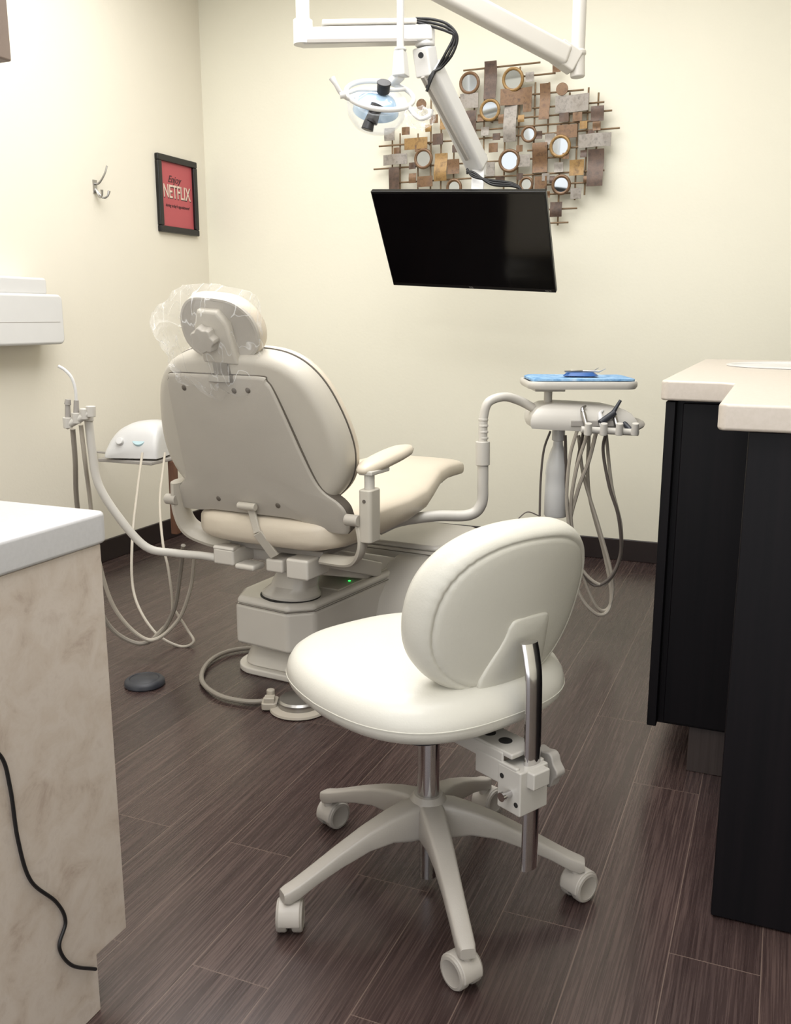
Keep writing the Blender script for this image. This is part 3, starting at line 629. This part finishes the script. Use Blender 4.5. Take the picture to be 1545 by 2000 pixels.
# ================================================================ OVERHEAD LIGHT
q=S(1128,120,3.05)
LT=thing('dental_light',(q.x,q.y,ZC),0,'white ceiling-mounted dental operatory light with clear shield and handles','dental lamp')
pt_=V((q.x,q.y,ZC))
fin(MB().cyl(q+V((0,0,.02)),pt_,.021).lathe([(.08,ZC-.025),(.08,ZC)],Matrix.Translation((q.x,q.y,0))),'ceiling_post',M_offw,LT,'world')
fin(MB().cyl(S(1128,152,3.05),S(1128,104,3.05),.0225).cyl(S(1128,110,3.05),S(1128,98,3.05),.026).beam(S(1086,98,3.04),S(1124,125,3.05),.055,.065),'post_joint',M_offw,LT,'world',bevel=.006)
ptop=S(780,-62,2.9)
fin(MB().beam(S(1108,112,3.04),ptop,.055,.062),'spring_arm',M_offw,LT,'world',bevel=.014,bseg=4)
pb=S(782,105,2.9); 
fin(MB().tube([ptop+V((0,0,.02)),V((pb.x,pb.y,ptop.z-.05)),pb],.0105,n=16,sm=False),'drop_rod',M_white,LT,'world')
fin(MB().beam(S(782,100,2.9),S(783,150,2.9),.034,.030,w2=.046,h2=.04).cyl(S(782,100,2.9),S(782,94,2.9),.018),'rod_bracket',M_white,LT,'world',bevel=.006)
lc=S(742,186,2.88)
lz=(UP*math.cos(rad(40))-FWD*math.sin(rad(40))+RIGHT*.12).normalized()
LF=frame(lc,x=RIGHT,z=lz)
ring=[(.099*math.cos(t),.080*math.sin(t),0) for t in [2*math.pi*k/28 for k in range(28)]]
lh=MB().tube(ring,.0075,n=12,seg=3,closed=True,flat=.9,M=LF); HD=fin(lh,'light_frame',M_white,LT,'world')
ff=MB(); ff.tube([(-.096,-.01,.0),(-.06,-.0,.01),(0,.0,.015),(.05,.02,.012),(.075,.052,.0)],.006,M=LF); fin(ff,'crossbar',M_white,HD,'world')
fin(MB().lathe([(0,.016),(.030,.014),(.052,.004),(.064,-.014),(.068,-.03),(.065,-.03),(.050,-.004),(0,.010)],LF@Matrix.Translation((-.008,-.02,-.008)),40),'reflector',M_reflector,HD,'world')
fin(MB().lathe([(.088,-.012),(.090,-.030),(.084,-.060),(.066,-.086),(.040,-.098),(0,-.10),(0,-.098),(.040,-.096),(.064,-.084),(.082,-.058),(.088,-.030),(.086,-.012)],LF@Matrix.Translation((-.006,-.006,0)),40),'clear_shield',M_glass,HD,'world',ang=60)
fin(MB().cyl(LF@V((.008,.0,.010)),LF@V((.008,.0,.034)),.019).cyl(LF@V((.008,0,.034)),LF@V((.008,0,.040)),.021),'lamp_knob',M_black,HD,'world',bevel=.002)
fin(MB().cyl(S(738,205,2.84),S(724,240,2.84),.021,.019).cyl(S(722,236,2.84),S(717,254,2.84),.015,.018),'lamp_socket',M_dark,HD,'world',bevel=.002)
fin(MB().tube([S(690,190,2.86),S(680,192,2.84),S(666,182,2.82),S(656,165,2.81),S(648,152,2.81)],[.007,.007,.0065,.0065,.0095],n=12).cyl(S(664,186,2.82),S(676,184,2.82),.010),'light_handle',M_white,HD,'world')
fin(MB().tube([S(796,205,2.86),S(808,222,2.84),S(822,232,2.83),S(838,226,2.83),S(842,214,2.83)],[.007,.007,.0065,.0065,.008],n=12),'light_handle',M_white,HD,'world')
hb_=MB(); cc=S(818,230,2.84)
n1=20;n2=14; secs=[]
for i in range(n2+1):
    ph=math.pi*i/n2; rr=max(.002,math.sin(ph)); secs.append([cc+RIGHT*(-.05*math.cos(ph))+(UP*math.cos(2*math.pi*j/n1)*.030+FWD*math.sin(2*math.pi*j/n1)*.03)*rr*(1+.35*noise.noise(V((i*.7,j*.9,2)))) for j in range(n1)])
hb_.loft(secs); fin(hb_,'handle_film',M_film,HD,'world',ang=25,label='crinkled clear plastic film on a handle')
fin(MB().beam(S(783,146,2.9),LF@V((.035,.078,.0)),.030,.024),'yoke',M_white,HD,'world',bevel=.006)
# ================================================================ WALL ART
AY=4.175
WA=thing('wall_art',(-1.3,AY,1.85),0,'metal wall sculpture of rods, leafed plates and round mirrors','wall art')
rd=MB()
HRr=[(2.172,-1.427,-1.079),(2.123,-1.204,-1.011),(2.061,-1.486,-1.366),(2.046,-1.11,-0.887),(1.99,-1.108,-0.798),(1.954,-1.436,-0.764),(1.918,-1.363,-0.816),(1.882,-1.838,-0.728),(1.817,-1.126,-0.856),(1.782,-1.865,-0.942),(1.716,-1.786,-0.785),(1.67,-1.052,-0.794),(1.63,-1.051,-0.892),(1.566,-1.048,-0.896),(1.508,-1.012,-0.932)]
VRr=[(-1.376,2.11,1.821),(-1.329,2.179,1.817),(-1.232,2.129,1.66),(-1.17,2.165,1.657),(-1.1,2.096,1.653),(-1.039,2.091,1.586),(-0.981,1.921,1.497),(-0.948,2.042,1.793),(-0.91,1.978,1.601),(-0.868,2.055,1.62),(-0.825,2.031,1.66),(-1.773,1.958,1.683),(-1.734,1.933,1.681),(-1.645,1.926,1.676),(-1.582,2.075,1.678),(-1.532,1.962,1.675),(-1.47,1.958,1.672)]
for z,a,b in HRr: rd.cyl((a,AY+.006,z),(b,AY+.006,z),.0040,n=8)
for x,a,b in VRr: rd.cyl((x,AY+.014,a),(x,AY+.014,b),.0040,n=8)
for x,z in ((-1.6,1.882),(-1.0,1.882),(-1.3,1.954)): rd.cyl((x,AY,z),(x,YB,z),.004,n=8)
fin(rd,'rod_lattice',M_rod,WA,'world')
cir=[(917,162,18),(1002,155,19),(957,215,18),(1033,262,13),(1094,286,18),(827,310,17),(995,314,19),(1028,360,12),(1096,361,16),(887,366,14)]
tilt=[(.05,-.05),(-.04,-.16),(.03,-.04),(.06,-.08),(-.05,-.06),(.02,-.03),(.05,-.12),(-.03,-.06),(.03,-.10),(0,-.05)]
for i,(u,v,r) in enumerate(cir):
    c=SY(u,v,AY-.014); R_=r/1930*4.55*.96
    Fm=frame(c,x=(1,0,0),z=V((tilt[i][0],-1,tilt[i][1])))
    ring=[(R_*math.cos(2*math.pi*k/28),R_*math.sin(2*math.pi*k/28),0) for k in range(28)]
    fr=fin(MB().tube(ring,.0070 if i not in (3,7) else .006,n=8,seg=1,closed=True,sm=False,M=Fm),'mirror_frame',(M_gold if i in (1,2,4) else M_brz),WA,'world')
    fin(MB().lathe([(R_*.98,-.004),(R_*.98,.0),(0,.0)],Fm,32),'mirror_glass',M_mirror,fr,'world')
for u,v,r in ((1098,174,11),(823,204,10)):
    fin(MB().lathe([(r/1930*4.55,-.002),(r/1930*4.55,.003),(0,.004)],frame(SY(u,v,AY-.012),z=(0,-1,0)),24),'disc_plate',M_brz,WA,'world')
rec=[(948,122,968,192,'d'),(900,185,933,209,'s'),(980,176,1038,201,'b'),(1056,165,1072,232,'b'),(1028,143,1042,158,'s'),(1087,189,1149,215,'s'),(1156,209,1178,234,'d'),(986,206,1007,275,'s'),(907,218,929,262,'d'),(1089,246,1126,267,'b'),(1066,263,1082,281,'s'),(1120,221,1136,235,'b'),(1159,239,1172,253,'b'),(1131,264,1192,284,'s'),(1042,281,1067,335,'b'),(1150,293,1176,362,'d'),(1114,314,1139,341,'g'),(1010,304,1034,324,'s'),(1084,319,1099,335,'s'),(956,281,971,296,'b'),(850,301,872,352,'g'),(791,272,834,289,'g'),(749,304,794,319,'s'),(761,329,779,372,'d'),(875,313,896,338,'b'),(938,319,965,343,'s'),(1116,369,1134,387,'s'),(1076,396,1096,422,'d'),(1046,346,1067,367,'b'),(752,252,770,273,'s'),(846,263,864,281,'d'),(816,346,844,363,'b'),(1023,204,1037,217,'b'),(906,301,924,318,'g'),(786,250,799,262,'b'),(1048,258,1058,270,'d'),(1081,122,1094,139,'b'),(941,250,954,264,'s'),(812,285,823,295,'b'),(861,231,879,251,'g'),(1141,345,1150,355,'b'),(969,346,983,361,'d'),(1013,226,1023,237,'g'),(841,226,855,239,'b'),(800,319,811,329,'d'),(1010,285,1020,295,'b'),(975,225,983,240,'b'),(1135,295,1145,306,'d'),(1065,375,1073,385,'b'),(1100,300,1110,309,'b'),(885,285,898,296,'d'),(770,290,779,299,'b'),(1094,222,1110,236,'d'),(1134,238,1146,250,'g'),(964,262,976,272,'d'),(1060,340,1072,352,'s'),(1075,345,1082,356,'d'),(800,340,812,356,'b'),(1010,340,1020,350,'d'),(832,245,842,256,'g'),(1150,255,1160,262,'d'),(934,225,944,236,'b')]
cm={'s':M_sil,'g':M_gold,'b':M_brz,'d':M_drk}
for u0,v0,u1,v1,c in rec:
    a=SY(u0-1,v0-1,AY-.01); b=SY(u1+1,v1+1,AY-.01); w=abs(b.x-a.x); h=abs(a.z-b.z); cx=(a.x+b.x)/2; cz=(a.z+b.z)/2
    secs=[]; nn=9; vert=h>w; am=.008 if max(w,h)>.12 else .002
    ph=random.uniform(0,6)
    for i in range(nn):
        t=i/(nn-1)-.5; y=AY-.012+am*math.sin(t*5+ph)
        if vert: secs.append([V((cx-w/2,y-.0015,cz+t*h)),V((cx+w/2,y-.0015,cz+t*h)),V((cx+w/2,y+.0015,cz+t*h)),V((cx-w/2,y+.0015,cz+t*h))])
        else: secs.append([V((cx+t*w,y-.0015,cz-h/2)),V((cx+t*w,y-.0015,cz+h/2)),V((cx+t*w,y+.0015,cz+h/2)),V((cx+t*w,y+.0015,cz-h/2))])
    fin(MB().loft(secs),'plate',cm[c],WA,'world')
# ================================================================ POSTER, HOOK, DISPENSER
PM=Matrix(((0,0,1,XL),(1,0,0,3.96),(0,1,0,1.682),(0,0,0,1)))
PO=bpy.data.objects.new('framed_poster',None); COL.objects.link(PO); PO.matrix_world=PM; PO.empty_display_size=.05; TM[PO.name]=PM
meta(PO,'red lettered poster in a black frame hung on a cream wall','framed poster')
f_=MB(); w,h,t=.318,.357,.030
for cx,cy,sx,sy_ in ((0,h/2-t/2,w,t),(0,-h/2+t/2,w,t),(-w/2+t/2,0,t,h-2*t),(w/2-t/2,0,t,h-2*t)): f_.box((cx,cy,.011),(sx,sy_,.022))
fin(f_,'poster_frame',M_frame,PO,bevel=.005)
fin(MB().box((0,0,.004),(w-2*t+.004,h-2*t+.004,.006)),'poster_sheet',M_red,PO)
text('poster_lettering','Enjoy',.046,PM@Matrix.Translation((-.02,.072,.0075)),M_ink,PO,shear=.4,bold=.0004)
text('poster_lettering','NETFLIX',.060,PM@Matrix.Translation((.002,.010,.0072))@Matrix.Diagonal((.97,1.45,1,1)),M_ink,PO,bold=.0012)
text('poster_lettering','NETFLIX',.060,PM@Matrix.Translation((-.001,.013,.0078))@Matrix.Diagonal((.97,1.45,1,1)),M_inkw,PO,bold=.0005)
text('poster_lettering',"during today's appointment!",.021,PM@Matrix.Translation((0,-.050,.0075))@Matrix.Diagonal((.82,1,1,1)),M_ink,PO,shear=.35,bold=.0002)
hk=MB(); X=XL
y0,z0=3.37,1.655
hk.box((X+.003,y0,z0),(.006,.022,.055)); 
hk.tube([(X+.004,y0,z0+.01),(X+.025,y0+.003,z0+.015),(X+.05,y0+.01,z0+.05),(X+.058,y0+.02,z0+.085)],[.005,.0045,.004,.004],n=10)
hk.tube([(X+.004,y0,z0-.01),(X+.03,y0-.008,z0-.045),(X+.05,y0-.015,z0-.04),(X+.055,y0-.02,z0-.018)],[.005,.0045,.004,.0065],n=10)
hk.tube([(X+.004,y0,z0-.01),(X+.03,y0+.012,z0-.045),(X+.05,y0+.02,z0-.04),(X+.055,y0+.028,z0-.018)],[.005,.0045,.004,.0065],n=10)
o=fin(hk,'coat_hook',M_steel); meta(o,'brushed nickel triple coat hook screwed to the wall','coat hook')
DP=thing('wall_dispenser',(XL,2.5,.994),0,'white rounded wall-mounted dispenser with a lid','dispenser')
def yz(y0,y1,z0,z1,r): return rrect(y1-y0,z1-z0,r,6,(y0+y1)/2,(z0+z1)/2)
Mx=Matrix(((0,0,1,0),(1,0,0,0),(0,1,0,0),(0,0,0,1)))
fin(MB().prism(yz(2.25,2.985,.994,1.190,.025),XL+.001,-2.70,Mx),'dispenser_body',M_white,DP,'world',bevel=.012)
fin(MB().box((-2.7005,2.6,1.082),(.002,.72,.002)),'dispenser_seam',M_grey,DP,'world')
fin(MB().prism(yz(2.27,2.92,1.186,1.252,.015),XL+.001,-2.715,Mx),'dispenser_lid',M_white,DP,'world',bevel=.01)
# ================================================================ RIGHT CABINETS
FC=thing('base_cabinet',(.3,2.75,0),0,'espresso dark wood base cabinet under a beige worktop','cabinet','espresso base cabinets')
fin(MB().box((.350,2.745,.5185),(1.19,1.07,.797)),'cabinet_body',M_cab,FC,'world',bevel=.002)
fin(MB().box((-.235,2.7,.5185),(.022,1.05,.79)).box((-.10,2.205,.5185),(.22,.012,.78)),'side_panel',M_cab,FC,'world',bevel=.002)
fin(MB().box((.40,2.76,.06),(1.10,1.08,.12)),'toe_kick',M_cab2,FC,'world',bevel=.002)
NC=thing('base_cabinet',(.45,1.92,0),0,'espresso dark wood end cabinet standing flush on the floor','cabinet','espresso base cabinets')
fin(MB().box((.45,1.926,.4585),(1.0,.54,.917)),'cabinet_body',M_cab,NC,'world',bevel=.002)
fin(MB().box((.45,1.6505,.4585),(.998,.012,.91)),'end_panel',M_cab,NC,'world',bevel=.002)
wp=[(-.258,3.33),(-.258,2.17),(-.245,2.155),(-.13,2.145),(-.10,2.12),(-.098,1.62),(-.088,1.605),(1.0,1.605),(1.0,3.33)]
sc_=V((.10,2.92)); sa,sb_=.25,.19
def worktop():
    bm=bmesh.new()
    outer=[bm.verts.new((x,y,.962)) for x,y in wp]
    eo=[bm.edges.new((outer[i],outer[(i+1)%len(outer)])) for i in range(len(outer))]
    inn=[bm.verts.new((sc_.x+sa*math.cos(2*math.pi*k/40),sc_.y+sb_*math.sin(2*math.pi*k/40),.962)) for k in range(40)]
    ei=[bm.edges.new((inn[i],inn[(i+1)%40])) for i in range(40)]
    bmesh.ops.triangle_fill(bm,use_beauty=True,edges=eo+ei)
    for f in list(bm.faces):
        c=f.calc_center_median()
        if ((c.x-sc_.x)/sa)**2+((c.y-sc_.y)/sb_)**2<.9: bm.faces.remove(f)
    r=bmesh.ops.extrude_face_region(bm,geom=bm.faces[:])
    for v in r['geom']:
        if isinstance(v,bmesh.types.BMVert): v.co.z-=.045
    bm.verts.ensure_lookup_table(); bm.faces.ensure_lookup_table()
    for i,v in enumerate(bm.verts): v.index=i
    b=MB(); b.add([v.co.copy() for v in bm.verts],[[v.index for v in f.verts] for f in bm.faces]); bm.free(); return b
o=fin(worktop(),'worktop',M_counter,bevel=.006,bseg=3); meta(o,'beige solid surface worktop with an oval sink cutout','worktop')
sk=MB(); Es=Matrix.Translation((sc_.x,sc_.y,.962))@Matrix.Diagonal((1,sb_/sa,1,1))
sk.lathe([(.264,0.001),(.264,.004),(.256,.006),(.246,.002),(.238,-.03),(.215,-.10),(.15,-.15),(0,-.16)],Es,48)
o=fin(sk,'sink_basin',M_white,ang=60); meta(o,'white oval sink set in the beige worktop','sink')
# ================================================================ LEFT COUNTER
LC=thing('stone_laminate_cabinet',(-1.25,.65,0),0,'travertine-look laminate cabinet under a pale grey worktop','cabinet')
prof=[(.125,0),(1.012,0),(1.012,.101),(1.085,.101),(1.085,.7625),(.125,.7625)]
fin(MB().prism(prof,-1.69,-.943,Mx),'cabinet_body',M_stone,LC,'world',bevel=.002)
lw=MB(); lw.prism(rrect(.85,1.05,.02,5,-1.363,.578),.763,.811)
o=fin(lw,'worktop',M_counter2,bevel=.006); meta(o,'pale grey laminate worktop on a travertine-look cabinet','worktop')
pts=[(0,1475),(20,1540),(35,1640),(60,1720),(110,1762),(128,1800),(116,1850),(140,1885),(187,1893)]
o=fin(MB().tube([SX(-60,1440,-.938)]+[SX(u,v,-.938) for u,v in pts],.0028,n=8,seg=10),'power_cord',M_black); meta(o,'thin black cord hanging down the travertine-look cabinet','cord')
UC=thing('wall_cabinet',(-1.2,.75,1.425),0,'taupe laminate wall cabinet above the grey worktop','cabinet')
fin(MB().box((-1.19,.74,1.80),(.46,.52,.75)),'cabinet_body',M_upper,UC,'world',bevel=.003)
# ================================================================ LIGHTS / WORLD / CAMERA
def area(loc,sx,sy,e,col=(1,.995,.985)):
    l=bpy.data.lights.new('ceiling_and_fill','AREA'); l.shape='RECTANGLE'; l.size=sx; l.size_y=sy; l.energy=e; l.color=col
    o=bpy.data.objects.new('ceiling_and_fill_light',l); COL.objects.link(o); o.location=loc
area((-1.4,2.5,ZC-.03),2.2,2.0,74)
area((-.3,1.3,ZC-.03),1.2,1.2,22)
area((-.8,-.2,ZC-.03),2.2,1.0,52)  # added fill from behind the camera, not a known ceiling fixture
w=bpy.data.worlds.new('world'); bpy.context.scene.world=w; w.use_nodes=True
w.node_tree.nodes['Background'].inputs[0].default_value=(.97,.985,1,1); w.node_tree.nodes['Background'].inputs[1].default_value=1.75
cd=bpy.data.cameras.new('camera'); cam=bpy.data.objects.new('camera',cd); COL.objects.link(cam)
cam.location=(0,0,CAMH); cam.rotation_euler=(rad(90)-TH,0,YAW)
cd.sensor_fit='VERTICAL'; cd.sensor_height=24; cd.lens=21.6; cd.clip_start=.02
bpy.context.scene.camera=cam
bpy.context.scene.view_settings.view_transform='Standard'
